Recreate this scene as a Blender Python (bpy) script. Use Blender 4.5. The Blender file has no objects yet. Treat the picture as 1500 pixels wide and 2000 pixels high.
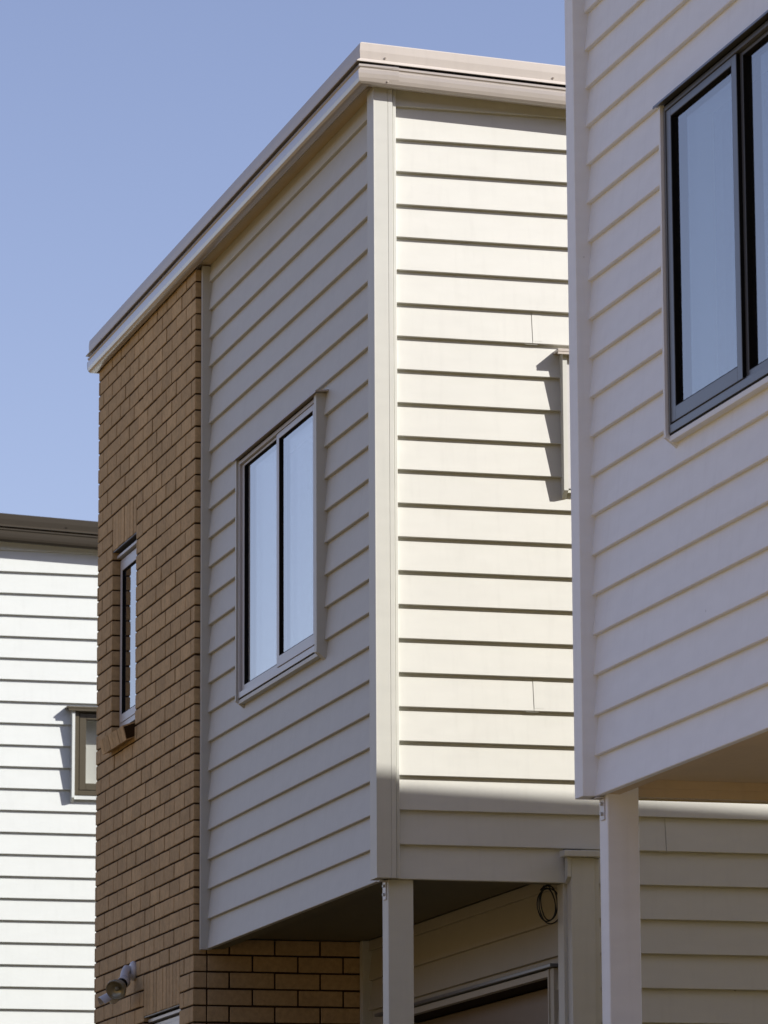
import bpy, bmesh, math, random
from mathutils import Vector, Matrix
random.seed(7)
scene = bpy.context.scene

# ------------------------------------------------------------------ camera, sky, sun, exposure
Z0 = 2.60                                   # height of the upper storey's lower edge above the ground
cam_data = bpy.data.cameras.new("camera")
cam = bpy.data.objects.new("camera", cam_data)
scene.collection.objects.link(cam)
scene.camera = cam
YAW, PITCH, ROLL = 0.267339504, 0.19002518, -0.00489542
d = Vector((math.sin(YAW) * math.cos(PITCH), math.cos(YAW) * math.cos(PITCH), math.sin(PITCH)))
r = Vector((math.cos(YAW), -math.sin(YAW), 0)); u = r.cross(d)
r2 = r * math.cos(ROLL) + u * math.sin(ROLL); u2 = -r * math.sin(ROLL) + u * math.cos(ROLL)
M = Matrix((r2, u2, -d)).transposed().to_4x4()
M.translation = Vector((-4.97173, -18.17711, Z0 - 2.01924))
cam.matrix_world = M
cam_data.sensor_fit = 'HORIZONTAL'; cam_data.sensor_width = 36.0
cam_data.lens = 36.0 * 8577.99 / 1500.0
cam_data.clip_start = 0.5; cam_data.clip_end = 6000
cam_data.dof.use_dof = True
cam_data.dof.focus_distance = 19.6
cam_data.dof.aperture_fstop = 16.0

SUN = Vector((1.36, -1.0, 1.137)).normalized()          # towards the sun
ELEV = math.asin(SUN.z); AZ = math.atan2(SUN.x, SUN.y)
world = bpy.data.worlds.new("World"); scene.world = world; world.use_nodes = True
wn = world.node_tree.nodes; wl = world.node_tree.links
bg = wn["Background"]
sky = wn.new("ShaderNodeTexSky"); sky.sky_type = 'NISHITA'; sky.sun_disc = False
sky.sun_elevation = ELEV; sky.sun_rotation = AZ
sky.air_density = 1.0; sky.dust_density = 0.6; sky.ozone_density = 2.2
hs = wn.new("ShaderNodeHueSaturation"); hs.inputs['Saturation'].default_value = 0.9
tn = wn.new("ShaderNodeVectorMath"); tn.operation = 'MULTIPLY'; tn.inputs[1].default_value = (1.03, .90, .99)   # the photograph's white balance leans to magenta
wl.new(sky.outputs[0], hs.inputs['Color']); wl.new(hs.outputs[0], tn.inputs[0]); wl.new(tn.outputs[0], bg.inputs[0])
bg.inputs[1].default_value = 0.108
sd = bpy.data.lights.new("sun", 'SUN'); sd.energy = 5.0; sd.angle = math.radians(0.53); sd.color = (1.0, 0.955, 0.89)
sun = bpy.data.objects.new("sun", sd); scene.collection.objects.link(sun)
sun.rotation_euler = SUN.to_track_quat('Z', 'Y').to_euler()
scene.view_settings.view_transform = 'Standard'; scene.view_settings.look = 'None'
scene.view_settings.gamma = 1.0; scene.view_settings.use_curve_mapping = False
scene.view_settings.exposure = 0.5
scene.render.engine = 'CYCLES'

# ------------------------------------------------------------------ materials
def new_mat(name):
    m = bpy.data.materials.new(name); m.use_nodes = True
    return m, m.node_tree.nodes, m.node_tree.links, m.node_tree.nodes["Principled BSDF"]

def paint(name, col, rough=0.5, var=0.05, bump=0.12, scale=6.0, spec=0.4, streak=True, grain=180.0, specks=False):
    """painted surface: slow tonal variation, faint dirt streaks, fine brush / orange-peel relief"""
    m, n, l, b = new_mat(name)
    tc = n.new("ShaderNodeTexCoord")
    geo = n.new("ShaderNodeNewGeometry")
    mp = n.new("ShaderNodeMapping"); mp.inputs['Scale'].default_value = (1, 1, 3.0)
    l.new(geo.outputs['Position'], mp.inputs[0])
    a = n.new("ShaderNodeTexNoise"); a.inputs['Scale'].default_value = scale; a.inputs['Detail'].default_value = 5
    l.new(mp.outputs[0], a.inputs['Vector'])
    mp2 = n.new("ShaderNodeMapping"); mp2.inputs['Scale'].default_value = (14, 14, 1.1)
    l.new(geo.outputs['Position'], mp2.inputs[0])
    s = n.new("ShaderNodeTexNoise"); s.inputs['Scale'].default_value = 2.2; s.inputs['Detail'].default_value = 6
    l.new(mp2.outputs[0], s.inputs['Vector'])
    mr = n.new("ShaderNodeMapRange"); mr.inputs[1].default_value = 0.3; mr.inputs[2].default_value = 0.7
    mr.inputs[3].default_value = 1 - var; mr.inputs[4].default_value = 1 + var * 0.5
    l.new(a.outputs[0], mr.inputs[0])
    ms = n.new("ShaderNodeMapRange"); ms.inputs[1].default_value = 0.52; ms.inputs[2].default_value = 0.8
    ms.inputs[3].default_value = 1.0; ms.inputs[4].default_value = 1 - (var * 1.6 if streak else 0)
    l.new(s.outputs[0], ms.inputs[0])
    oi = n.new("ShaderNodeObjectInfo")
    mo = n.new("ShaderNodeMapRange"); mo.inputs[3].default_value = 1 - var * .35; mo.inputs[4].default_value = 1 + var * .35
    l.new(oi.outputs['Random'], mo.inputs[0])
    m1 = n.new("ShaderNodeMath"); m1.operation = 'MULTIPLY'; l.new(mr.outputs[0], m1.inputs[0]); l.new(ms.outputs[0], m1.inputs[1])
    m2 = n.new("ShaderNodeMath"); m2.operation = 'MULTIPLY'; l.new(m1.outputs[0], m2.inputs[0]); l.new(mo.outputs[0], m2.inputs[1])
    vm = n.new("ShaderNodeVectorMath"); vm.operation = 'SCALE'; vm.inputs[0].default_value = col
    l.new(m2.outputs[0], vm.inputs['Scale'])
    l.new(vm.outputs[0], b.inputs['Base Color'])
    if specks:
        vo = n.new("ShaderNodeTexVoronoi"); vo.inputs['Scale'].default_value = 2.6; l.new(geo.outputs['Position'], vo.inputs['Vector'])
        sc = n.new("ShaderNodeMapRange"); sc.inputs[1].default_value = .012; sc.inputs[2].default_value = .022; sc.inputs[3].default_value = .45; sc.inputs[4].default_value = 1
        l.new(vo.outputs['Distance'], sc.inputs[0])
        vs_ = n.new("ShaderNodeVectorMath"); vs_.operation = 'SCALE'; l.new(vm.outputs[0], vs_.inputs[0]); l.new(sc.outputs[0], vs_.inputs['Scale'])
        l.new(vs_.outputs[0], b.inputs['Base Color'])
    b.inputs['Roughness'].default_value = rough
    b.inputs['Specular IOR Level'].default_value = spec
    f = n.new("ShaderNodeTexNoise"); f.inputs['Scale'].default_value = grain; f.inputs['Detail'].default_value = 2
    l.new(geo.outputs['Position'], f.inputs['Vector'])
    w = n.new("ShaderNodeTexNoise"); w.inputs['Scale'].default_value = 1.7; w.inputs['Detail'].default_value = 1
    l.new(geo.outputs['Position'], w.inputs['Vector'])
    b1 = n.new("ShaderNodeBump"); b1.inputs['Strength'].default_value = bump; b1.inputs['Distance'].default_value = 0.0006
    l.new(f.outputs[0], b1.inputs['Height'])
    b2 = n.new("ShaderNodeBump"); b2.inputs['Strength'].default_value = 0.35; b2.inputs['Distance'].default_value = 0.01
    l.new(w.outputs[0], b2.inputs['Height']); l.new(b1.outputs[0], b2.inputs['Normal'])
    l.new(b2.outputs[0], b.inputs['Normal'])
    return m

def brick_mat(name, col, dark=1.0):
    m, n, l, b = new_mat(name)
    geo = n.new("ShaderNodeNewGeometry"); oi = n.new("ShaderNodeObjectInfo")
    a = n.new("ShaderNodeTexNoise"); a.inputs['Scale'].default_value = 38; a.inputs['Detail'].default_value = 8
    a.inputs['Roughness'].default_value = 0.7
    l.new(geo.outputs['Position'], a.inputs['Vector'])
    g = n.new("ShaderNodeTexNoise"); g.inputs['Scale'].default_value = 6.5; g.inputs['Detail'].default_value = 3
    l.new(geo.outputs['Position'], g.inputs['Vector'])
    mp = n.new("ShaderNodeMapping"); mp.inputs['Scale'].default_value = (4.23, 4.23, 11.75)
    l.new(geo.outputs['Position'], mp.inputs[0])
    c = n.new("ShaderNodeTexWhiteNoise")                  # tone that jumps from brick to brick
    vf = n.new("ShaderNodeVectorMath"); vf.operation = 'FLOOR'; l.new(mp.outputs[0], vf.inputs[0]); l.new(vf.outputs[0], c.inputs['Vector'])
    r1 = n.new("ShaderNodeMapRange"); r1.inputs[1].default_value = .3; r1.inputs[2].default_value = .7; r1.inputs[3].default_value = 0.8; r1.inputs[4].default_value = 1.16
    l.new(a.outputs[0], r1.inputs[0])
    r3 = n.new("ShaderNodeMapRange"); r3.inputs[1].default_value = .3; r3.inputs[2].default_value = .7; r3.inputs[3].default_value = 0.93; r3.inputs[4].default_value = 1.07
    l.new(g.outputs[0], r3.inputs[0])
    r2_ = n.new("ShaderNodeMapRange"); r2_.inputs[3].default_value = 0.88; r2_.inputs[4].default_value = 1.1
    l.new(oi.outputs['Random'], r2_.inputs[0])
    m1 = n.new("ShaderNodeMath"); m1.operation = 'MULTIPLY'; l.new(r1.outputs[0], m1.inputs[0]); l.new(r2_.outputs[0], m1.inputs[1])
    m2 = n.new("ShaderNodeMath"); m2.operation = 'MULTIPLY'; l.new(m1.outputs[0], m2.inputs[0]); l.new(r3.outputs[0], m2.inputs[1])
    vm = n.new("ShaderNodeVectorMath"); vm.operation = 'SCALE'; vm.inputs[0].default_value = col
    l.new(m2.outputs[0], vm.inputs['Scale'])
    l.new(vm.outputs[0], b.inputs['Base Color'])
    b.inputs['Roughness'].default_value = 0.85; b.inputs['Specular IOR Level'].default_value = 0.25
    bu = n.new("ShaderNodeBump"); bu.inputs['Strength'].default_value = 0.6; bu.inputs['Distance'].default_value = 0.0025
    l.new(a.outputs[0], bu.inputs['Height']); l.new(bu.outputs[0], b.inputs['Normal'])
    return m

def glass_mat(name, r0=.04, tint=(1, 1, 1), mirror=1.0):
    m, n, l, b = new_mat(name)
    n.remove(b); out = n["Material Output"]
    geo = n.new("ShaderNodeNewGeometry")                  # Schlick's law with the reflectance r0 of coated glass
    dt = n.new("ShaderNodeVectorMath"); dt.operation = 'DOT_PRODUCT'; l.new(geo.outputs['Normal'], dt.inputs[0]); l.new(geo.outputs['Incoming'], dt.inputs[1])
    ab = n.new("ShaderNodeMath"); ab.operation = 'ABSOLUTE'; l.new(dt.outputs['Value'], ab.inputs[0])
    om = n.new("ShaderNodeMath"); om.operation = 'SUBTRACT'; om.inputs[0].default_value = 1.0; l.new(ab.outputs[0], om.inputs[1])
    pw = n.new("ShaderNodeMath"); pw.operation = 'POWER'; pw.inputs[1].default_value = 5.0; l.new(om.outputs[0], pw.inputs[0])
    fr = n.new("ShaderNodeMath"); fr.operation = 'MULTIPLY_ADD'; fr.inputs[1].default_value = 1 - r0; fr.inputs[2].default_value = r0; l.new(pw.outputs[0], fr.inputs[0])
    nz = n.new("ShaderNodeTexNoise"); nz.inputs['Scale'].default_value = 1.3; nz.inputs['Detail'].default_value = 1
    l.new(geo.outputs['Position'], nz.inputs['Vector'])
    bp = n.new("ShaderNodeBump"); bp.inputs['Strength'].default_value = 0.02; bp.inputs['Distance'].default_value = 0.01
    l.new(nz.outputs[0], bp.inputs['Height'])
    gl = n.new("ShaderNodeBsdfGlossy"); gl.inputs['Roughness'].default_value = 0.015; gl.inputs[0].default_value = (.97, .95, .91, 1)
    l.new(bp.outputs[0], gl.inputs['Normal'])
    tr = n.new("ShaderNodeBsdfTransparent"); tr.inputs[0].default_value = (*tint, 1)
    sp = n.new("ShaderNodeTexNoise"); sp.inputs['Scale'].default_value = 30; sp.inputs['Detail'].default_value = 2
    l.new(geo.outputs['Position'], sp.inputs['Vector'])
    mx = n.new("ShaderNodeMixShader"); l.new(fr.outputs[0], mx.inputs[0]); l.new(tr.outputs[0], mx.inputs[1]); l.new(gl.outputs[0], mx.inputs[2])
    du = n.new("ShaderNodeBsdfDiffuse"); du.inputs[0].default_value = (.35, .35, .36, 1)      # dust and water marks
    rg = n.new("ShaderNodeMapRange"); rg.inputs[1].default_value = .66; rg.inputs[2].default_value = .85; rg.inputs[3].default_value = 0.012; rg.inputs[4].default_value = 0.12
    l.new(sp.outputs[0], rg.inputs[0])
    mx2 = n.new("ShaderNodeMixShader"); l.new(rg.outputs[0], mx2.inputs[0]); l.new(mx.outputs[0], mx2.inputs[1]); l.new(du.outputs[0], mx2.inputs[2])
    l.new(mx2.outputs[0], out.inputs[0])
    return m

MAT = {}
MAT['cream'] = paint("cream_wall_paint", (.568, .568, .527), .5, .03, specks=True)
MAT['cream_trim'] = paint("cream_trim_paint", (.55, .553, .51), .45, .03, bump=.06)
MAT['pale'] = paint("pale_wall_paint", (.88, .91, .95), .5, .03, specks=True)
MAT['white'] = paint("white_wall_paint", (.582, .612, .594), .5, .02, specks=True)
MAT['soffit'] = paint("shaded_soffit_paint", (.16, .145, .09), .6, .04)  # soffit colour with the shade of the main porch darkened into it
MAT['lit_soffit'] = paint("bounce_lit_soffit_paint", (.66, .53, .34), .6, .04)  # the same soffit, lightened and warmed for light bounced off the ground
MAT['porch'] = paint("shaded_cream_paint", (.40, .37, .30), .5, .03)  # cream wall colour with the recess shade darkened into it
MAT['tan'] = paint("tan_bounce_paint", (.50, .40, .16), .55, .04)  # made-up tan for an unseen side wall, warms light bounced across the gap
MAT['gutter'] = paint("glossy_taupe_gutter", (.40, .36, .32), .25, .03, bump=.02, spec=.6)
MAT['gutter'].node_tree.nodes['Principled BSDF'].inputs['Coat Weight'].default_value = .4
MAT['gutter'].node_tree.nodes['Principled BSDF'].inputs['Coat Roughness'].default_value = .12
MAT['gutter'].node_tree.nodes['Principled BSDF'].inputs['Coat IOR'].default_value = 1.7
MAT['taupe'] = paint("taupe_roof_metal", (.49, .445, .40), .38, .03, bump=.02, spec=.5)
MAT['brown'] = paint("brown_roof_metal", (.036, .029, .020), .6, .03, bump=.02, spec=.2)
MAT['bronze'] = paint("bronze_window_metal", (.072, .060, .038), .4, .03, bump=.02)
MAT['silver'] = paint("beige_window_metal", (.50, .495, .50), .32, .02, bump=.02, spec=.6, streak=False)
MAT['charcoal'] = paint("charcoal_window_metal", (.10, .105, .115), .3, .03, bump=.02, spec=.6, streak=False)
MAT['black'] = paint("black_gasket_rubber", (.006, .006, .006), .75, .02, bump=.0, spec=.1, streak=False)
MAT['gap'] = paint("dark_joint_filler", (.05, .04, .03), .9, .02, bump=.0, spec=.05, streak=False)
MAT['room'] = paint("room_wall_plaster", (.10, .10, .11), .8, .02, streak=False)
MAT['reveal'] = paint("white_window_lining", (.78, .78, .74), .5, .02, streak=False)
MAT['blind'] = paint("pale_blind_cloth", (.42, .42, .39), .8, .02, streak=False)
MAT['brick'] = brick_mat("brown_brick_clay", (.54, .38, .20))
MAT['mortar'] = paint("dark_raked_mortar", (.050, .029, .013), .95, .12, bump=.5, spec=.1, streak=False)
MAT['glass'] = glass_mat("window_glass", .45, (.9, .93, .94))
MAT['dark_glass'] = glass_mat("tinted_window_glass", .29, (.7, .75, .78))
MAT['clear'] = glass_mat("clear_window_glass", .04, (.96, .97, .96))
MAT['steel'] = paint("galvanised_steel", (.45, .46, .47), .35, .08, bump=.1, spec=.7, streak=False)
MAT['plastic'] = paint("white_lamp_plastic", (.62, .62, .64), .35, .03, bump=.02, streak=False)
MAT['lens'] = paint("dull_lamp_lens", (.26, .24, .17), .18, .12, bump=.3, spec=.8, scale=40, streak=False, grain=60)
MAT['cup'] = paint('lamp_reflector_metal', (.50, .44, .30), .3, .10, bump=.5, spec=.8, streak=False, grain=90)
MAT['cup'].node_tree.nodes['Principled BSDF'].inputs['Metallic'].default_value = .6
MAT['cable'] = paint("black_cable_sheath", (.018, .022, .024), .35, .02, bump=.02, streak=False)
MAT['door'] = paint("garage_door_steel", (.21, .165, .125), .5, .04, bump=.2)
MAT['roofing'] = paint("roof_sheeting", (.30, .27, .25), .4, .05, bump=.05)

# ------------------------------------------------------------------ mesh helpers
def link(o, parent=None, **props):
    scene.collection.objects.link(o)
    if parent: o.parent = parent
    for k, v in props.items(): o[k] = v
    return o

class MB:
    """collects convex pieces; coordinates are world, with the height measured from Z0"""
    def __init__(s): s.v = []; s.f = []
    def prism(s, ring0, ring1):
        b = len(s.v); n = len(ring0)
        s.v += [tuple(p) for p in ring0] + [tuple(p) for p in ring1]
        s.f.append(tuple(b + i for i in range(n))); s.f.append(tuple(b + n + i for i in reversed(range(n))))
        for i in range(n):
            j = (i + 1) % n
            s.f.append((b + i, b + n + i, b + n + j, b + j))
    def box(s, x0, x1, y0, y1, z0, z1, c=0.0):
        x0, x1 = sorted((x0, x1)); y0, y1 = sorted((y0, y1)); z0, z1 = sorted((z0, z1))
        if c <= 0:
            s.prism([(x0, y0, z0), (x1, y0, z0), (x1, y1, z0), (x0, y1, z0)], [(x0, y0, z1), (x1, y0, z1), (x1, y1, z1), (x0, y1, z1)])
            return
        # chamfered box: 24 vertices
        b = len(s.v); idx = {}
        def V(px, py, pz):
            k = (round(px, 6), round(py, 6), round(pz, 6))
            if k not in idx: idx[k] = len(s.v); s.v.append(k)
            return idx[k]
        X = (x0, x1); Y = (y0, y1); Z = (z0, z1); sg = (1, -1)
        for a in (0, 1):
            s.f.append(tuple(V(X[a], Y[j] + sg[j] * c, Z[k] + sg[k] * c) for j, k in ((0, 0), (1, 0), (1, 1), (0, 1))))
            s.f.append(tuple(V(X[i] + sg[i] * c, Y[a], Z[k] + sg[k] * c) for i, k in ((0, 0), (1, 0), (1, 1), (0, 1))))
            s.f.append(tuple(V(X[i] + sg[i] * c, Y[j] + sg[j] * c, Z[a]) for i, j in ((0, 0), (1, 0), (1, 1), (0, 1))))
        for a in (0, 1):
            for e in (0, 1):
                s.f.append((V(X[a], Y[e] + sg[e] * c, Z[0] + c), V(X[a] + sg[a] * c, Y[e], Z[0] + c), V(X[a] + sg[a] * c, Y[e], Z[1] - c), V(X[a], Y[e] + sg[e] * c, Z[1] - c)))
                s.f.append((V(X[a], Y[0] + c, Z[e] + sg[e] * c), V(X[a] + sg[a] * c, Y[0] + c, Z[e]), V(X[a] + sg[a] * c, Y[1] - c, Z[e]), V(X[a], Y[1] - c, Z[e] + sg[e] * c)))
                s.f.append((V(X[0] + c, Y[a], Z[e] + sg[e] * c), V(X[0] + c, Y[a] + sg[a] * c, Z[e]), V(X[1] - c, Y[a] + sg[a] * c, Z[e]), V(X[1] - c, Y[a], Z[e] + sg[e] * c)))
                for g in (0, 1):
                    s.f.append((V(X[a], Y[e] + sg[e] * c, Z[g] + sg[g] * c), V(X[a] + sg[a] * c, Y[e], Z[g] + sg[g] * c), V(X[a] + sg[a] * c, Y[e] + sg[e] * c, Z[g])))
    def tube(s, pts, rad, seg=12, closed=False, cap=True):
        pts = [Vector(p) for p in pts]; n = len(pts); b = len(s.v)
        rads = rad if isinstance(rad, (list, tuple)) else [rad] * n
        up = Vector((0, 0, 1)); prev = None
        for i, p in enumerate(pts):
            if closed: t = pts[(i + 1) % n] - pts[(i - 1) % n]
            else: t = pts[min(i + 1, n - 1)] - pts[max(i - 1, 0)]
            if t.length < 1e-9: t = prev_t
            prev_t = t
            t = t.normalized()
            if prev is None:
                a = t.cross(up)
                if a.length < 1e-3: a = t.cross(Vector((1, 0, 0)))
            else: a = prev - t * prev.dot(t)
            a.normalize(); prev = a; c = t.cross(a)
            for k in range(seg):
                w = 2 * math.pi * k / seg
                s.v.append(tuple(p + (a * math.cos(w) + c * math.sin(w)) * rads[i]))
        for i in range(n if closed else n - 1):
            j = (i + 1) % n
            for k in range(seg):
                q = (k + 1) % seg
                s.f.append((b + i * seg + k, b + i * seg + q, b + j * seg + q, b + j * seg + k))
        if cap and not closed:
            s.f.append(tuple(b + k for k in reversed(range(seg))))
            s.f.append(tuple(b + (n - 1) * seg + k for k in range(seg)))
    def build(s, name, mat, parent, org=(0, 0, 0), smooth=False, **props):
        me = bpy.data.meshes.new(name)
        ox, oy, oz = org
        me.from_pydata([(x - ox, y - oy, z - oz) for x, y, z in s.v], [], s.f)
        bm = bmesh.new(); bm.from_mesh(me); bmesh.ops.recalc_face_normals(bm, faces=bm.faces); bm.to_mesh(me); bm.free()
        if smooth:
            for p in me.polygons: p.use_smooth = True
        me.materials.append(mat)
        return link(bpy.data.objects.new(name, me), parent, **props)

def empty(name, loc, parent=None, **props):
    o = bpy.data.objects.new(name, None); o.empty_display_size = .2; o.location = loc
    return link(o, parent, **props)

class House:
    """root Empty stands on the ground at the corner (x, y)"""
    def __init__(s, x, y, label, group):
        s.x, s.y = x, y
        s.root = empty("house", (x, y, 0)); s.root['label'] = label; s.root['category'] = "house"; s.root['group'] = group
        s.org = (x, y, -Z0)
    def add(s, mb, name, mat, parent=None, **k):
        return mb.build(name, MAT[mat], parent or s.root, s.org, **k)

class Face:
    """a facade: s runs along it, n points outwards, z up (from Z0)"""
    def __init__(f, kind, x, y): f.kind, f.x, f.y = kind, x, y     # kind '-x', '-y', '+y', '+x'
    def P(f, s, n, z):
        if f.kind == '-x': return (f.x - n, s, z)
        if f.kind == '-y': return (s, f.y - n, z)
        if f.kind == '+y': return (s, f.y + n, z)
        return (f.x + n, s, z)
    def box(f, mb, s0, s1, n0, n1, z0, z1, c=0.0):
        a = f.P(s0, n0, z0); b = f.P(s1, n1, z1); mb.box(a[0], b[0], a[1], b[1], a[2], b[2], c)

BH = 0.15; TH = 0.019                                    # board cover and lap depth
def board_piece(mb, f, s0, s1, k, za, zb, lim=None):
    """a slice za..zb of weatherboard k between s0 and s1; lim(s) is a raking upper limit"""
    z = k * BH
    def ring(s):
        top = zb if lim is None else min(zb, lim(s))
        lo = za
        if top < lo + .004: top = lo + .004
        n = lambda zz: -TH * (zz - z) / BH
        if lo <= z + .003:
            pr = [(n(z + .0025), z + .0025), (-.0022, z), (-.024, z), (-.03, top), (n(top), top)]
        else:
            pr = [(n(lo), lo), (-.02, lo), (-.024, lo), (-.03, top), (n(top), top)]
        return [f.P(s, nn, zz) for nn, zz in pr]
    mb.prism(ring(s0), ring(s1))

def weatherboards(H, f, s0, s1, k0, k1, mat, holes=(), lim=None, joints={}, start=None):
    for k in range(k0, k1):
        z = k * BH; top = z + BH + .0008
        a, b = (s0, s1) if start is None else start(k)
        if lim is not None:
            if lim(b) < z + .006:                         # shorten where the rake cuts the board away
                lo, hi = a, b
                if lim(a) < z + .006: continue
                for _ in range(30):
                    mid = (lo + hi) / 2
                    if lim(mid) > z + .006: lo = mid
                    else: hi = mid
                b = lo
        segs = [(a, b)]
        if k in joints:
            j = joints[k]; segs = [(a, j - .0014), (j + .0014, b)]
        for (p, q) in segs:
            runs = []; run = []; cur = p                  # a run of touching slices is one board
            for (h0, h1, hz0, hz1) in sorted(holes):
                if hz1 <= z or hz0 >= top or h1 <= p or h0 >= q: continue
                if h0 > cur: run.append((cur, h0, z, top))
                part = False
                if hz0 > z + .004: run.append((max(h0, cur), min(h1, q), z, hz0)); part = True
                if hz1 < top - .004: run.append((max(h0, cur), min(h1, q), hz1, top)); part = True
                if not part: runs.append(run); run = []
                cur = h1
            if cur < q: run.append((cur, q, z, top))
            runs.append(run)
            for run in runs:
                mb = MB()
                for (c0, c1, za, zb) in run:
                    if lim is not None and lim(c0) > zb > lim(c1):      # split where the rake leaves the top edge
                        lo, hi = c0, c1
                        for _ in range(30):
                            mid = (lo + hi) / 2
                            if lim(mid) > zb: lo = mid
                            else: hi = mid
                        board_piece(mb, f, c0, lo, k, za, zb, lim); board_piece(mb, f, lo, c1, k, za, zb, lim)
                    else: board_piece(mb, f, c0, c1, k, za, zb, lim)
                if mb.v: H.add(mb, "weatherboard", mat)
        if k in joints:                                   # the soaker behind the joint and its turned-down lip
            j = joints[k]; mb = MB()
            board_piece(mb, Face(f.kind, f.x + (.0 if f.kind[1] == 'y' else .004), f.y + (.004 if f.kind[1] == 'y' else 0)), j - .03, j + .03, k, z, top)
            f.box(mb, j - .034, j + .024, -.016, -.0045, z - .0035, z + .001)
            H.add(mb, "joint_soaker", mat)
            mb = MB()                                     # filled strip beside the joint, a hair proud
            za, zb = z + .012, z + BH - .004
            nn = lambda zz, e: -TH * (zz - z) / BH + e
            for e0 in (0,):
                r0 = [f.P(j + .002, nn(za, .0007), za), f.P(j + .002, nn(zb, .0007), zb), f.P(j + .002, nn(zb, -.004), zb), f.P(j + .002, nn(za, -.004), za)]
                r1 = [f.P(j + .047, nn(za, .0007), za), f.P(j + .047, nn(zb, .0007), zb), f.P(j + .047, nn(zb, -.004), zb), f.P(j + .047, nn(za, -.004), za)]
                mb.prism(r0, r1)
            H.add(mb, "joint_patch", mat)

def wall_core(H, f, s0, s1, z0, z1, n0, n1, holes=(), mat='gap', name="wall_lining", lim=None):
    mb = MB()
    ss = sorted({s0, s1, *[h for a in holes for h in a[:2]]}); zs = sorted({z0, z1, *[h for a in holes for h in a[2:]]})
    for i in range(len(ss) - 1):
        for j in range(len(zs) - 1):
            a, b, c, e = ss[i], ss[i + 1], zs[j], zs[j + 1]
            if any(h[0] <= a and h[1] >= b and h[2] <= c and h[3] >= e for h in holes): continue
            if lim and e == z1:
                r0 = [f.P(a, n0, c), f.P(a, n1, c), f.P(a, n1, lim(a)), f.P(a, n0, lim(a))]
                r1 = [f.P(b, n0, c), f.P(b, n1, c), f.P(b, n1, lim(b)), f.P(b, n0, lim(b))]
                mb.prism(r0, r1)
            else: f.box(mb, a, b, n0, n1, c, e)
    return H.add(mb, name, mat)

# ---- windows: frame, two sliding sashes, panes, facings, flashing
def ring4(mb, f, a, b, z0, z1, wl_, wr, wb, wt, n0, n1, c=0.0):
    f.box(mb, a, a + wl_, n0, n1, z0, z1, c); f.box(mb, b - wr, b, n0, n1, z0, z1, c)
    f.box(mb, a + wl_, b - wr, n0, n1, z0, z0 + wb, c); f.box(mb, a + wl_, b - wr, n0, n1, z1 - wt, z1, c)

def sash(H, win, f, a, b, z0, z1, st, rt, rb, nf, metal, glass='glass', rec=.015, name="sash"):
    mb = MB(); ring4(mb, f, a, b, z0, z1, st, st, rb, rt, nf - .03, nf, .0012)
    sh = H.add(mb, name, metal, win)
    mb = MB()
    ring4(mb, f, a + st - .001, b - st + .001, z0 + rb - .001, z1 - rt + .001, .005, .005, .004, .004, nf - rec - .02, nf - .0015)
    H.add(mb, "glazing_gasket", 'black', win)
    for i, (nn, nm) in enumerate(((nf - rec - .004, "pane"), (nf - rec - .020, "inner_pane"))):
        q = MB(); f.box(q, a + st + .003, b - st - .003, nn, nn + .0004, z0 + rb + .002, z1 - rt - .002)
        # a single sheet keeps reflections clean
        qq = MB(); w = [f.P(a + st + .003, nn, z0 + rb + .002), f.P(b - st - .003, nn, z0 + rb + .002), f.P(b - st - .003, nn, z1 - rt - .002), f.P(a + st + .003, nn, z1 - rt - .002)]
        qq.v = w; qq.f = [(0, 1, 2, 3)]
        H.add(qq, nm, glass, win)
    return sh

def facing_jamb(H, win, f, a, b, z0, z1, n1, mat, cutdir=1):
    """vertical facing board with a splayed lower end"""
    mb = MB()
    r0 = [f.P(a, -.025, z0 - .035), f.P(a, n1, z0 + .012), f.P(a, n1, z1), f.P(a, -.025, z1)]
    r1 = [f.P(b, -.025, z0 - .035), f.P(b, n1, z0 + .012), f.P(b, n1, z1), f.P(b, -.025, z1)]
    mb.prism(r0, r1)
    return H.add(mb, "window_facing", mat, win)

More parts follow.
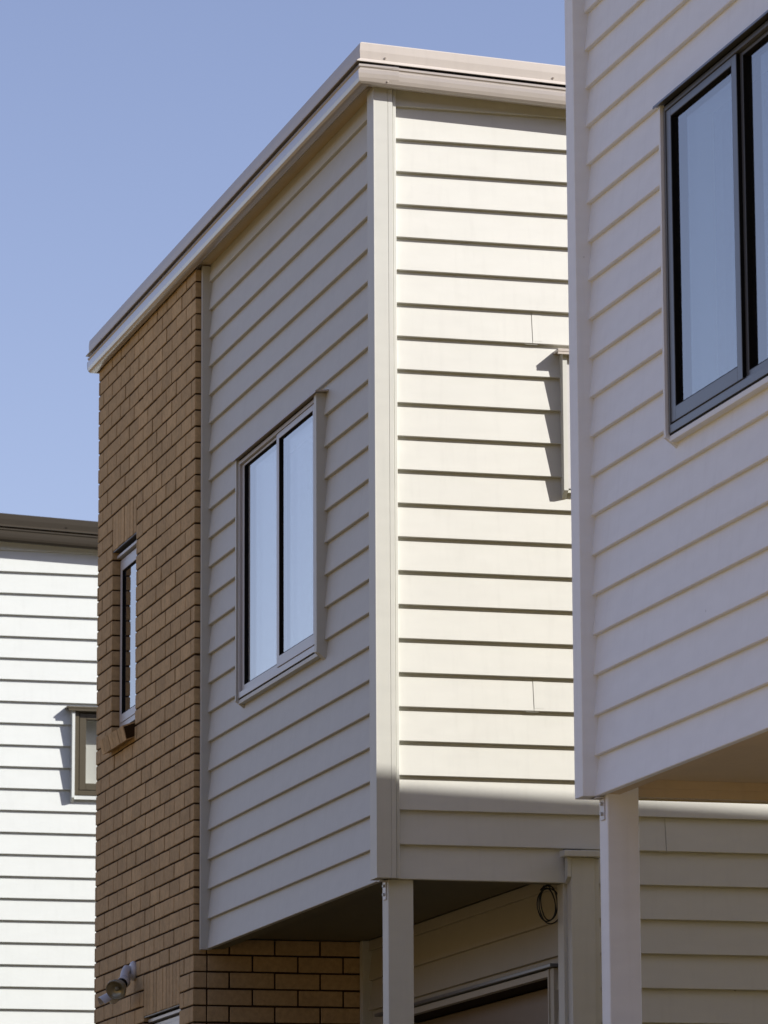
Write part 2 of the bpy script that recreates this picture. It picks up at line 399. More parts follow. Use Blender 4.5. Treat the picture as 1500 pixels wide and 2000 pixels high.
def sliding_window(H, f, a, b, z0, z1, metal, trim, flash, split, front, lab, fw=.022, nf=.026, flash_n=.05, glass='glass'):
    """a..b, z0..z1: outside of the metal frame; split: where the sashes meet; front: 'lo' or 'hi' side sash is the outer one"""
    win = empty("window", (0, 0, 0), H.root); win['label'] = lab
    mb = MB(); ring4(mb, f, a, b, z0, z1, fw, fw, .030, .018, -.06, nf, .0015)
    f.box(mb, a + fw, b - fw, -.05, nf - .012, z0 + .030, z0 + .040)
    H.add(mb, "frame", metal, win)
    gz0 = z0 + .038; gz1 = z1 - .020
    if front == 'lo': lo, hi = (nf - .004, nf - .014); la, lb = a + fw + .002, split + .025; ha, hb = split - .02, b - fw - .002
    else: lo, hi = (nf - .018, nf - .004); la, lb = a + fw + .002, split + .02; ha, hb = split - .025, b - fw - .002
    for (a_, b_, n_, isfront) in ((la, lb, lo, lo > hi), (ha, hb, hi, hi > lo)):
        sash(H, win, f, a_, b_, gz0 if isfront else gz0 - .006, gz1, .048 if isfront else (.044 if front == 'lo' else .072), .028 if isfront else .012, .050 if isfront else .028, n_, metal, glass, rec=.008 if front == 'lo' else .011)
    if front == 'hi':                                     # black strip for the shadow beside the outer sash's free edge
        mb = MB(); f.box(mb, split - .0275, split - .0252, nf - .03, nf - .005, gz0 + .004, gz1 - .002); H.add(mb, "shade_strip", 'black', win)
    # black shadow gap round the outside, facings, head flashing, sill bead
    mb = MB(); ring4(mb, f, a - .004, b + .004, z0 - .005, z1 + .010, .0045, .0045, .0055, .0105, -.02, nf - .006)
    H.add(mb, "sealant", 'black', win)
    facing_jamb(H, win, f, a - .048, a - .005, z0 - .022, z1 + .010, nf + .010, trim)
    facing_jamb(H, win, f, b + .004, b + .022, z0 - .022, z1 + .010, nf + .010, trim)
    mb = MB(); f.box(mb, a - .004, b + .004, -.02, nf - .004, z0 - .026, z0 - .006, .001)
    H.add(mb, "sill_bead", trim, win)
    mb = MB()
    r = lambda s: [f.P(s, -.02, z1 + .022), f.P(s, flash_n, z1 + .014), f.P(s, flash_n + .002, z1 + .004), f.P(s, flash_n - .002, z1 + .004), f.P(s, flash_n - .003, z1 + .011), f.P(s, -.02, z1 + .014)]
    mb.prism(r(a - .088), r(b + .040))
    H.add(mb, "head_flashing", flash, win)
    # room behind
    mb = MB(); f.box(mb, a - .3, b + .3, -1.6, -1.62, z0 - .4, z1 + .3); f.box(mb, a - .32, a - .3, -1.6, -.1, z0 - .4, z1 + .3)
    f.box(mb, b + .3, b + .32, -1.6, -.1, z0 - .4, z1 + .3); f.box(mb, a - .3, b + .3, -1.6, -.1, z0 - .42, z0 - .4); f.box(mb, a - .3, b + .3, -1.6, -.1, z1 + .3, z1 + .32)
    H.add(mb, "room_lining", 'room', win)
    mb = MB(); ring4(mb, f, a, b, z0, z1, .012, .012, .012, .012, -.16, -.061); H.add(mb, "window_lining", 'reveal', win)
    return win

# ---- roof edge: a profile swept round the rectangle, falling with x
SLOPE = 0.0437; NY = 0.72                                  # roof fall; the side eaves project a little less than the front ones
def sweep_rect(mb, x0, x1, y0, y1, prof, xs=0.0):
    """closed profile [(n, z)] swept round the rectangle, mitred at the corners"""
    base = len(mb.v); m = len(prof)
    for (cx, cy, sx, sy) in ((x0, y1, -1, 1), (x0, y0, -1, -1), (x1, y0, 1, -1), (x1, y1, 1, 1)):
        for n, z in prof:
            mb.v.append((cx + sx * n, cy + sy * n * NY, z - SLOPE * (cx - xs + sx * n)))
    for i in range(4):
        j = (i + 1) % 4
        for k in range(m):
            q = (k + 1) % m
            mb.f.append((base + i * m + k, base + i * m + q, base + j * m + q, base + j * m + k))

def roof(H, x0, x1, y0, y1, mat, dz=0.0, gmat=None):
    gmat = gmat or mat
    cap = [(.114, 3.700), (.117, 3.665), (.115, 3.629), (.131, 3.618), (.133, 3.613), (.131, 3.611), (.108, 3.618), (.100, 3.630), (.06, 3.69), (-.10, 3.700), (-.10, 3.706), (.106, 3.706)]
    gut = [(.112, 3.606), (.120, 3.602), (.1215, 3.592), (.116, 3.586), (.116, 3.581), (.1225, 3.577), (.1235, 3.560), (.1225, 3.540), (.118, 3.524), (.110, 3.515), (.100, 3.512), (.088, 3.511), (.078, 3.511), (.070, 3.516), (.066, 3.606)]
    for nm, pr in (("roof_capping", cap), ("gutter", gut)):
        mb = MB(); sweep_rect(mb, x0, x1, y0, y1, [(n, z + dz) for n, z in pr], x0)
        H.add(mb, nm, gmat if nm == 'gutter' else mat)
    mb = MB(); sweep_rect(mb, x0, x1, y0, y1, [(.0675, 3.545 + dz), (.0675, 3.553 + dz), (-.03, 3.553 + dz), (-.03, 3.545 + dz)], x0)
    sweep_rect(mb, x0, x1, y0, y1, [(.0665, 3.55 + dz), (.0665, 3.615 + dz), (.05, 3.615 + dz), (.05, 3.55 + dz)], x0)
    H.add(mb, "eave_soffit", 'lit_soffit')
    mb = MB()
    L = lambda x: 3.69 + dz - SLOPE * (x - x0)
    mb.prism([(x0 - .09, y0 - .055, L(x0) - .02), (x1 + .09, y0 - .055, L(x1) - .02), (x1 + .09, y1 + .055, L(x1) - .02), (x0 - .09, y1 + .055, L(x0) - .02)],
             [(x0 - .09, y0 - .055, L(x0)), (x1 + .09, y0 - .055, L(x1)), (x1 + .09, y1 + .055, L(x1)), (x0 - .09, y1 + .055, L(x0))])
    H.add(mb, "roof_deck", 'roofing')
    # corner sleeves: a slightly proud bent piece over the gutter mitre, with a rivet
    for (cx, cy, sx, sy) in ((x0, y0, -1, -1), (x0, y1, -1, 1)):
        mb = MB(); e = .0012
        pr = [(n + e, z + dz) for n, z in gut[:13]]
        inn = [(n - .004, z) for n, z in pr]
        L_ = .062
        def ringpts(dx, dy, P_):
            return [(cx + sx * n + (dx if not dx == 0 else 0), cy + sy * n * NY + dy, z - SLOPE * (sx * n + dx)) for n, z in P_]
        loop = pr + inn[::-1]
        mb.prism(ringpts(0, 0, loop), [(cx + L_, y, z - SLOPE * (L_)) for (x, y, z) in ringpts(0, 0, loop)])
        H.add(mb, "gutter_corner_sleeve", gmat)
        if cy == y0:
            mb = MB(); mb.tube([(cx - .015 + .025, cy - .083, 3.534 + dz), (cx + .01, cy - .0905, 3.533 + dz)], .0035, 8)
            H.add(mb, "rivet", mat)
    # roof screws with washers along the street-side capping lip and the far end of the side
    for i in range(1, 7):
        y = y0 + (y1 - y0) * i / 6.3
        mb = MB(); mb.tube([(x0 - .114, y, 3.634 + dz), (x0 - .123, y, 3.634 + dz)], .0045, 8); H.add(mb, "screw", mat)
    for x in (.0, .78, 1.6):
        mb = MB(); mb.tube([(x0 + x, y0 - .078, 3.644 + dz - SLOPE * x), (x0 + x, y0 - .0875, 3.640 + dz - SLOPE * x)], .0045, 8); H.add(mb, "screw", mat)

def room_lim(x0, dz=0.0, top=3.545):
    return lambda x: top + dz - SLOPE * (x - x0)

HOUSES = "terraced houses standing side by side"
# =================================================================== MAIN HOUSE
H = House(0, 0, "cream weatherboard house with a brown brick end, in the middle of the row", HOUSES)
A = Face('-x', 0, 0); B = Face('-y', 0, 0); R_ = Face('-x', .83, 0)
YB = 3.42; XB = -.063                                     # brick corner
winA = (1.068, 2.612, 1.157, 2.345)
limB = room_lim(0)
weatherboards(H, A, .012, 3.40, 0, 24, 'cream', holes=[(winA[0] - .012, winA[1] + .012, winA[2] - .015, winA[3] + .012)], lim=lambda s: 3.5465)
winB = (.845, 1.56, 1.745, 2.352)
weatherboards(H, B, .012, 8.0, 1, 24, 'cream', holes=[(winB[0] - .01, winB[1] + .01, winB[2] - .015, winB[3] + .012), (.80, .90, -.5, .115)],
              lim=limB, joints={16: .696, 5: .683, 1: 1.283})
weatherboards(H, B, .012, .815, 0, 1, 'cream')
weatherboards(H, B, .90, 8.0, -17, 1, 'cream')
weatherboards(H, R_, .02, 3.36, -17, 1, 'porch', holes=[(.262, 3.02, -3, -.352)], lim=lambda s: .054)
wall_core(H, A, .04, 3.40, .07, 3.54, -.045, -.0315, [(winA[0], winA[1], winA[2], winA[3])])
wall_core(H, B, .046, 7.97, .07, 3.54, -.045, -.0315, [(winB[0], winB[1], winB[2], winB[3])], lim=room_lim(0))
wall_core(H, B, .88, 7.97, -Z0, .07, -.045, -.0315)
wall_core(H, R_, .046, 3.36, -Z0, .054, -.045, -.0315, [(.262, 3.02, -Z0, -.352)])
wall_core(H, Face('+x', 8, 0), .02, 5.85, -Z0, 3.18, -.06, 0, mat='cream', name="rear_wall")
wall_core(H, Face('+y', 0, 5.88), .02, 7.94, -Z0, 3.18, -.06, 0, mat='cream', name="side_wall")
# corner boxes
mb = MB(); mb.box(-.040, .024, -.032, .084, .0, 3.53, .0015); mb.box(.0245, .046, -.032, .024, .0, 3.53, .0015)
H.add(mb, "corner_box", 'cream_trim')
mb = MB(); mb.box(.0500, .065, -.020, .022, .0, 3.53, .002); H.add(mb, "corner_scriber", 'cream_trim')
mb = MB(); mb.box(-.0415, -.0385, -.0335, -.020, .02, 3.50); H.add(mb, "corner_bead", 'cream_trim')
mb = MB(); mb.box(-.034, .024, 3.385, 3.412, -.004, 3.535, .0015)
H.add(mb, "end_stop", 'cream_trim')
# ground floor corner box with its cap
mb = MB(); mb.box(.83, .936, -.042, .024, -Z0, .108, .0015); H.add(mb, "corner_box", 'cream_trim')
mb = MB(); mb.box(.814, .85, .0245, .11, -Z0, .054, .0015); H.add(mb, "corner_box_side", 'cream_trim')
mb = MB(); mb.box(.9365, .962, -.026, .022, -Z0, .108, .002); H.add(mb, "corner_scriber", 'cream_trim')
mb = MB(); mb.box(.79, .972, -.072, -.002, .109, .137, .0025); H.add(mb, "box_cap", 'cream_trim')
mb = MB(); mb.prism([(.813, -.045, .108), (.829, -.045, .108), (.829, -.002, .108), (.813, -.002, .108)], [(.813, -.045, .024), (.829, -.045, .024), (.829, -.002, -.004), (.813, -.002, -.004)])
H.add(mb, "cap_scriber", 'cream_trim')
# soffit, edge beams
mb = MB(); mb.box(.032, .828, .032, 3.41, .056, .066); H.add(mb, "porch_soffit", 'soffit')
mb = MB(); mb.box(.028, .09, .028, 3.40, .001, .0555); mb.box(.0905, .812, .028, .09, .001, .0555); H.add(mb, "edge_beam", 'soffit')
# window in the street side
sliding_window(H, A, *winA, 'silver', 'cream_trim', 'taupe', 1.815, 'lo', "pale two-pane window in the weatherboards of the shaded front")
# high window in the sunny side, half hidden
win = empty("window", (0, 0, 0), H.root, label="small window on the sunny side wall, cut off by the nearer house")
mb = MB(); ring4(mb, B, *winB, .03, .03, .03, .02, -.06, .022, .0015); H.add(mb, "frame", 'silver', win)
sash(H, win, B, winB[0] + .03, winB[1] - .03, winB[2] + .03, winB[3] - .02, .03, .03, .035, .018, 'silver')
facing_jamb(H, win, B, winB[0] - .022, winB[0] - .002, winB[2] - .022, winB[3] + .004, .036, 'cream_trim')
facing_jamb(H, win, B, winB[1] + .002, winB[1] + .022, winB[2] - .022, winB[3] + .004, .036, 'cream_trim')
mb = MB(); B.box(mb, winB[0] - .05, winB[1] + .05, -.015, .056, winB[3] + .006, winB[3] + .020, .002); B.box(mb, winB[0] - .05, winB[1] + .05, .05, .0565, winB[3] - .006, winB[3] + .005, .001)
H.add(mb, "head_flashing", 'taupe', win)
mb = MB(); B.box(mb, winB[0] - .002, winB[1] + .002, -.015, .016, winB[2] - .016, winB[2] - .002); H.add(mb, "sill_bead", 'cream_trim', win)
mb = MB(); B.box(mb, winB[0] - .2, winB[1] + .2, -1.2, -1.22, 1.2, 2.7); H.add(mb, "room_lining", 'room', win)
# post with its bolted bracket
def post(H, x0, x1, y0, y1, ztop, mat, zb=None):
    mb = MB(); mb.box(x0, x1, y0, y1, -Z0, ztop, .003); p = H.add(mb, "post", mat)
    ztop = ztop if zb is None else zb
    mb = MB(); ym = (y0 + y1) / 2
    mb.box(x0 - .005, x0 - .0006, ym - .022, ym + .022, ztop - .085, ztop - .006, .001)
    mb.box(x0 - .03, x0 + .03, ym - .022, ym + .022, ztop - .0055, ztop - .001)
    H.add(mb, "bracket", 'plastic', p)
    for zz in (-.025, -.062):
        mb = MB(); mb.tube([(x0 - .0045, ym, ztop + zz), (x0 - .013, ym, ztop + zz)], .0075, 6); H.add(mb, "bolt", 'steel', p)
post(H, .024, .136, .022, .120, .0005, 'cream_trim')
# garage door in the recess wall
g = empty("garage_door", (0, 0, 0), H.root)
zt = -.352
mb = MB()
for i in range(5):
    z1 = zt - .034 - i * .46
    R_.box(mb, .262, 3.02, -.165, -.14, z1 - .452, z1 - .004, .004)
    for q in (.10, .155):
        pass
H.add(mb, "door_panel", 'door', g)
mb = MB()
for i in range(5):
    for q in (.165, .178, .33, .343): 
        z = zt - .034 - i * .46 - q
        R_.box(mb, .30, 2.98, -.141, -.133, z - .004, z + .004)
H.add(mb, "pressed_rib", 'door', g)
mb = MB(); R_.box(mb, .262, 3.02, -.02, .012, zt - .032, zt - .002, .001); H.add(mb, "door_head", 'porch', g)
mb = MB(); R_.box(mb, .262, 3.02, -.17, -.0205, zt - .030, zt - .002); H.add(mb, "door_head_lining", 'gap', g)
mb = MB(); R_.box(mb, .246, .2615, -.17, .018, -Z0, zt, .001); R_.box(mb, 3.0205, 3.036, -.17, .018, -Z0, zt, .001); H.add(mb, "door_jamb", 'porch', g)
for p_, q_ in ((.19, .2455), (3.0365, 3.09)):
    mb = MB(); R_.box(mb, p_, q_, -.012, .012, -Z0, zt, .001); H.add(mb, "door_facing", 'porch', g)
mb = MB(); R_.box(mb, .17, 3.11, -.012, .034, zt + .003, zt + .018, .0015); H.add(mb, "head_flashing", 'charcoal', g)
mb = MB(); R_.box(mb, .262, 3.02, -.5, -.49, -Z0, zt); H.add(mb, "dark_backing", 'room', g)
mb = MB(); mb.box(.80, .852, 3.345, 3.405, -Z0, .054, .001); H.add(mb, "end_stop", 'cream_trim')

# ---- brick wall
CH = .0850; ZC = -.196; BL = .2365; JT = .0095; JV = .0135
bw = empty("brick_wall", (0, 0, 0), H.root)
W1 = (4.86, 5.486, 1.335, 2.402); W2 = (3.735, 4.60, -1.9, -.250)
SO1 = (4.86, 5.486, 2.402, ZC + 33 * CH); SO2 = (3.735, 4.60, -.250, ZC + 2 * CH)
mb = MB()
F_ = Face('-x', XB, 0)
wall_core(H, F_, YB + .008, 5.890, -Z0, 3.52, -.07, -.0050, [(a - .007, b + .007, c, e) for a, b, c, e in (W1, W2)], 'mortar', "mortar")
H.root.children[-1].parent = bw
G_ = Face('-y', 0, YB)
wall_core(H, G_, XB + .0710, .835, -Z0, .05, -.05, -.0075, [], 'mortar', "mortar")
bpy.data.objects[[o.name for o in H.root.children if o.name.startswith("mortar")][0]].parent = bw
mb = MB(); mb.box(-.03, .0, 3.47, 5.86, .06, 3.5);
wall_core(H, Face('-x', 0, 0), 3.46, 5.84, -Z0, 3.5, -.09, -.008, [(W1[0] - .01, W1[1] + .01, W1[2] - .05, W1[3] + .05), (W2[0] - .01, W2[1] + .01, W2[2], W2[3] + .05)], 'gap')
bricks = []                                               # (x0,x1,y0,y1,z0,z1)
def add_row(i):
    z0 = ZC + i * CH + JT / 2; z1 = min(ZC + (i + 1) * CH - JT / 2, 3.522)
    if z1 - z0 < .02: return
    even = (i % 2 == 0)
    js = []
    y = 3.508 if even else 3.636
    js = [YB - JT / 2]
    while y < 5.90 - .02: js.append(y); y += BL
    js.append(5.90 + JT / 2)
    for a, b in zip(js[:-1], js[1:]):
        a += JV / 2; b -= JV / 2
        pieces = [(a, b)]
        for (h0, h1, hz0, hz1) in (W1, W2, SO1, SO2):
            if hz1 - .004 <= z0 or hz0 + .004 >= z1: continue
            e = 0.002 if (h0, h1, hz0, hz1) in (W1, W2) else .008
            out = []
            for p, q in pieces:
                if q <= h0 or p >= h1: out.append((p, q)); continue
                if p < h0 - .02: out.append((p, h0 - e))
                if q > h1 + .02: out.append((h1 + e, q))
            pieces = out
        for p, q in pieces:
            if q - p > .012: bricks.append([XB, XB + .068, p, q, z0, z1, 'A'])
    if i <= 2:                                            # the return under the overhang
        x = XB + (.187 if even else .071)
        js = [XB + .0715 if even else None]
        js = []
        if even: js.append(XB + .0735 - JT / 2)
        x0 = x
        js.append(x0)
        while x0 + BL < .83: x0 += BL; js.append(x0)
        js.append(.838)
        for a, b in zip(js[:-1], js[1:]):
            if b - a > .03: bricks.append([a + JT / 2, b - JT / 2, YB, YB + .068, z0, min(z1, .052), 'B'])
    else:
        if even: bricks.append([XB + .0735, XB + .18, YB, YB + .068, z0, z1, 'B'])
for i in range(-29, 44): add_row(i)
# an even row's corner brick turns the corner as a stretcher: merge the two pieces there
merged = []
for b in bricks: merged.append(b)
bricks = merged
def cpx(b):
    vis = b[5] > -.34 and b[6] == 'A'
    if b[6] == 'B': vis = b[5] > -.36 and b[4] < .05
    if not vis: return 0
    if b[6] == 'B': return 5 * (b[1] - b[0])
    return (b[3] - b[2]) * (b[5] - b[4]) * (1.6 - .25 * (b[2] - 3.4)) * 60
bricks.sort(key=lambda b: -cpx(b))
cache = {}
def brick_obj(b):
    L = (round((b[1] - b[0]) / .004) * .004, round((b[3] - b[2]) / .004) * .004, round((b[5] - b[4]) / .002) * .002)
    v = random.randrange(3); key = (L, v)
    if key not in cache:
        q = MB(); x, y, z = (b[1] - b[0]) / 2, (b[3] - b[2]) / 2, (b[5] - b[4]) / 2
        q.box(-x, x, -y, y, -z, z, .0022)
        rr = random.Random(hash(key))
        q.v = [(a + rr.uniform(-.0007, .0007), c + rr.uniform(-.0008, .0008), e + rr.uniform(-.0008, .0008)) for a, c, e in q.v]
        me = bpy.data.meshes.new("brick"); me.from_pydata(q.v, [], q.f); me.materials.append(MAT['brick'])
        bm = bmesh.new(); bm.from_mesh(me); bmesh.ops.recalc_face_normals(bm, faces=bm.faces); bm.to_mesh(me); bm.free()
        cache[key] = me
    o = bpy.data.objects.new("brick", cache[key])
    jx = random.uniform(-.0016, .0012)
    o.location = ((b[0] + b[1]) / 2 + (jx if b[6] == 'A' else 0) - H.x, (b[2] + b[3]) / 2 + (jx if b[6] == 'B' else 0) - H.y, (b[4] + b[5]) / 2 + Z0 + random.uniform(-.001, .001))
    o.rotation_euler = (random.uniform(-.006, .006) if b[6] == 'A' else 0, 0, random.uniform(-.006, .006))
    link(o, bw)
NB = 270
for b in bricks[:NB]: brick_obj(b)
mb = MB()
for b in bricks[NB:]:
    j = random.uniform(-.0016, .0012); jz = random.uniform(-.001, .001)
    ja, jb = (j, 0) if b[6] == 'A' else (0, j)
    mb.box(b[0] + ja, b[1] + ja, b[2] + jb, b[3] + jb, b[4] + jz, b[5] + jz, .002)
H.add(mb, "brickwork", 'brick', bw, kind="stuff")
# soldier courses over the two openings
for (a, b, z0, z1), n in ((SO1, 8), (SO2, 11)):
    w = (b - a) / n
    for i in range(n):
        q = [XB, XB + .068, a + i * w + .0055, a + (i + 1) * w - .0055, z0, z1 - JT / 2 - .002, 'A']
        mb = MB(); jx = random.uniform(-.0016, .0012); mb.box(q[0] + jx, q[1] + jx, q[2], q[3], q[4] + random.uniform(-.001, .002), q[5], .002)
        H.add(mb, "soldier_brick", 'brick', bw)
# steel angle lintels
for (a, b, z0, z1) in ((W1), (W2)):
    mb = MB(); mb.box(XB + .004, XB + .075, a - .0, b + .0, z1 - .007, z1 - .001); H.add(mb, "lintel", 'bronze')
# brick window in opening 1 and its sloping sill of bricks on edge
def casement(H, f, a, b, z0, z1, nf, metal, lab, n_st=.045):
    win = empty("window", (0, 0, 0), H.root, label=lab)
    mb = MB(); ring4(mb, f, a, b, z0, z1, .02, .02, .03, .02, nf - .06, nf, .001); H.add(mb, "frame", metal, win)
    sash(H, win, f, a + .021, b - .021, z0 + .031, z1 - .021, n_st, n_st, n_st, nf + .004, metal, rec=.008)
    mb = MB(); f.box(mb, a, b, nf - .03, nf + .020, z1 + .010, z1 + .026, .001); H.add(mb, "head_flashing", metal, win)
    mb = MB(); f.box(mb, a - .05, b + .05, nf - .90, nf - .88, z0 - .2, z1 + .2); f.box(mb, a - .07, a - .05, nf - .9, nf - .1, z0 - .2, z1 + .2); f.box(mb, b + .05, b + .07, nf - .9, nf - .1, z0 - .2, z1 + .2)
    H.add(mb, "room_lining", 'room', win)
    return win
casement(H, A, W1[0] + .006, W1[1] - .006, 1.400, 2.350, .018, 'silver', "narrow window set in the brick wall above a sloping brick sill")
casement(H, A, W2[0] + .006, W2[1] - .006, -1.8, -.292, .018, 'silver', "window in the brick wall just below the floodlight, only its head in view")
n = 8; w = (W1[1] - W1[0]) / n
for i in range(n):
    mb = MB(); y0 = W1[0] + i * w + .003; y1 = y0 + w - .006
    pr = [(-.132, 1.334), (-.010, 1.378), (.012, 1.302), (-.112, 1.256)]
    j = random.uniform(-.0015, .0015)
    mb.prism([(x + j, y0, z) for x, z in pr], [(x + j, y1, z) for x, z in pr])
    H.add(mb, "sill_brick", 'brick', bw)
mb = MB(); pr = [(-.124, 1.328), (-.01, 1.372), (.008, 1.304), (-.108, 1.262)]
mb.prism([(x, W1[0] + .001, z) for x, z in pr], [(x, W1[1] - .001, z) for x, z in pr]); H.add(mb, "sill_mortar", 'mortar')
roof(H, 0, 8.0, 0, 5.85, 'taupe', gmat='gutter')

# =================================================================== NEAR HOUSE (right)
YF = -2.82; XF = .012
F = House(XF, YF, "pale weatherboard house with a charcoal window, nearest and cut by the right edge", HOUSES)
FA = Face('-x', XF, 0); FB = Face('+y', 0, YF)
winF = (-5.413, -3.868, 1.160, 2.350)
def dz(mb, v=.014):
    mb.v = [(a, b, c + v) for a, b, c in mb.v]; return mb
weatherboards(F, FA, -6.8, YF - .012, 0, 24, 'pale', holes=[(winF[0] - .012, winF[1] + .012, winF[2] - .015, winF[3] + .012)], lim=lambda s: 3.5465)
weatherboards(F, FB, XF + .012, 8.0, 0, 24, 'tan', lim=limB)
weatherboards(F, FB, .86, 8.0, -17, 0, 'tan')
weatherboards(F, Face('-x', .85, 0), -6.8, YF - .02, -17, 1, 'pale', lim=lambda s: .06)
wall_core(F, FA, -6.78, YF - .04, .07, 3.54, -.045, -.0315, [winF])
wall_core(F, FB, XF + .046, 7.97, .07, 3.54, -.045, -.0315, lim=limB)
wall_core(F, FB, .9, 7.97, -Z0, .07, -.045, -.0315)
wall_core(F, Face('-x', .85, 0), -6.78, YF - .04, -Z0, .06, -.045, -.0315)
wall_core(F, Face('+x', 8, 0), -6.86, YF - .02, -Z0, 3.18, -.06, 0, mat='pale', name="rear_wall")
wall_core(F, Face('-y', 0, -6.88), XF, 7.94, .002, 3.18, -.06, 0, mat='pale', name="side_wall")
wall_core(F, Face('-y', 0, -6.88), .86, 7.94, -Z0, .0, -.06, -.002, mat='pale', name="side_wall")
mb = MB(); mb.box(XF - .045, XF + .024, YF - .075, YF + .025, .0, 3.53, .002); mb.box(XF + .0245, XF + .06, YF - .024, YF + .025, .0, 3.53, .002); F.add(mb, "corner_box", 'pale')
mb = MB(); mb.box(XF + .032, .84, -6.8, YF - .032, .067, .077); F.add(mb, "porch_soffit", 'lit_soffit')
mb = MB(); mb.box(XF + .028, .845, YF - .078, YF - .027, .003, .0665); mb.box(XF + .028, .845, YF - .088, YF - .079, .035, .0665); mb.box(XF + .028, .09, -6.8, YF - .0885, .003, .0665)
F.add(mb, "edge_beam", 'lit_soffit')
mb = MB(); mb.box(.165, .20, YF - .125, YF - .089, .050, .0665); F.add(mb, "packer", 'lit_soffit')
sliding_window(F, FA, *winF, 'charcoal', 'pale', 'charcoal', -4.597, 'hi', "dark charcoal two-pane window", glass='dark_glass', fw=.018, nf=.026)
post(F, .042, .163, -2.952, -2.855, .066, 'pale', zb=-.003)
weatherboards(F, Face('-y', 0, -6.905), XF - .03, 8.0, 0, 24, 'pale', lim=limB)
roof(F, 0, 8.0, -6.88, YF, 'taupe')

# =================================================================== FAR HOUSE (left)
YW = 11.2
W = House(0, YW, "white weatherboard house with a brown gutter, farthest, behind the brick wall", HOUSES)
WB = Face('-y', 0, YW); WA = Face('-x', 0, 0)
winW = (.862, 1.46, 1.762, 2.352)
weatherboards(W, WB, .012, 8.0, 0, 24, 'white', holes=[(winW[0] - .012, winW[1] + .012, winW[2] - .015, winW[3] + .012)], lim=limB)
weatherboards(W, WB, .012, 8.0, -17, 0, 'white')
weatherboards(W, WA, YW + .012, YW + 5.8, -17, 24, 'white', lim=lambda s: 3.5465)
wall_core(W, WB, .046, 7.97, -Z0, 3.54, -.045, -.0315, [winW], lim=limB)
wall_core(W, WA, YW + .046, YW + 5.8, -Z0, 3.54, -.045, -.0315)
wall_core(W, Face('+x', 8, 0), YW + .02, YW + 5.8, -Z0, 3.18, -.06, 0, mat='white', name="rear_wall")
wall_core(W, Face('+y', 0, YW + 5.83), .02, 7.94, -Z0, 3.18, -.06, 0, mat='white', name="side_wall")
mb = MB(); mb.box(-.04, .024, YW - .04, YW + .084, -Z0, 3.53, .0015); mb.box(.0245, .046, YW - .04, YW + .024, -Z0, 3.53, .0015); W.add(mb, "corner_box", 'white')
win = empty("window", (0, 0, 0), W.root, label="small brown-framed window with a white lining, beside the brick wall edge")
mb = MB(); ring4(mb, WB, *winW, .030, .030, .034, .018, -.06, .026, .0015); W.add(mb, "frame", 'bronze', win)
mb = MB(); ring4(mb, WB, winW[0] + .030, winW[1] - .030, winW[2] + .034, winW[3] - .018, .0045, .0045, .0045, .0045, -.04, .012); W.add(mb, "sealant", 'black', win)
mb = MB(); ring4(mb, WB, winW[0] + .0346, winW[1] - .0346, winW[2] + .0386, winW[3] - .0226, .046, .046, .046, .042, -.03, .018, .0015); W.add(mb, "sash", 'bronze', win)
qq = MB(); a, b, c, e = winW[0] + .08, winW[1] - .08, winW[2] + .084, winW[3] - .064
qq.v = [WB.P(a, 0, c), WB.P(b, 0, c), WB.P(b, 0, e), WB.P(a, 0, e)]; qq.f = [(0, 1, 2, 3)]; W.add(qq, "pane", 'clear', win)
mb = MB(); ring4(mb, WB, winW[0] + .052, winW[1] - .052, winW[2] + .052, winW[3] - .04, .012, .012, .012, .012, -.16, -.0605); W.add(mb, "window_lining", 'reveal', win)
mb = MB(); WB.box(mb, winW[0] + .065, winW[1] - .065, -.13, -.12, winW[2] + .065, winW[3] - .053); W.add(mb, "blind", 'blind', win)
facing_jamb(W, win, WB, winW[0] - .020, winW[0] - .001, winW[2] - .030, winW[3] + .004, .040, 'white')
facing_jamb(W, win, WB, winW[1] + .001, winW[1] + .020, winW[2] - .030, winW[3] + .004, .040, 'white')
mb = MB(); WB.box(mb, winW[0] - .062, winW[1] + .062, -.015, .056, winW[3] + .006, winW[3] + .020, .002); WB.box(mb, winW[0] - .05, winW[1] + .05, .046, .0562, winW[3] - .012, winW[3] + .005, .001); W.add(mb, "head_flashing", 'bronze', win)
mb = MB(); WB.box(mb, winW[0] - .001, winW[1] + .001, -.015, .022, winW[2] - .028, winW[2] - .002, .001); W.add(mb, "sill_bead", 'white', win)
roof(W, 0, 8.0, YW, YW + 5.85, 'brown')

# =================================================================== floodlight on the brick wall
fl = empty("floodlight", (XB, 4.83, Z0 + .01)); fl['label'] = "grey and white sensor floodlight fixed to the brick wall, bottom left"; fl['category'] = "floodlight"
oz = (XB, 4.83, .01)
def fadd(mb, name, mat, parent=None, smooth=True): return mb.build(name, MAT[mat], parent or fl, oz, smooth=smooth)
mb = MB(); cy, cz = 4.83, .01
mb.tube([(XB, cy, cz), (XB - .012, cy, cz), (XB - .020, cy, cz), (XB - .026, cy, cz)], [.052, .052, .047, .036], 28); fadd(mb, "base", 'plastic')
head = Vector((XB - .136, 4.68, -.108)); axis = Vector((-.55, -.70, -.46)).normalized()
mb = MB(); p0 = Vector((XB - .02, cy, cz + .004)); p3 = head - axis * .105
mb.tube([p0, p0 + Vector((-.025, -.004, .004)), p0.lerp(p3, .45) + Vector((-.012, 0, .018)), p3.lerp(p0, .12), p3], [.022, .023, .023, .025, .027], 18); fadd(mb, "arm", 'plastic')
mb = MB(); mb.tube([p3 - axis * .02, p3 + axis * .012], .034, 22); c = fadd(mb, "lamp_holder", 'plastic')
mb = MB(); mb.tube([p3 + axis * .010, p3 + axis * .036], .031, 22); fadd(mb, "holder_ring", 'black', c)
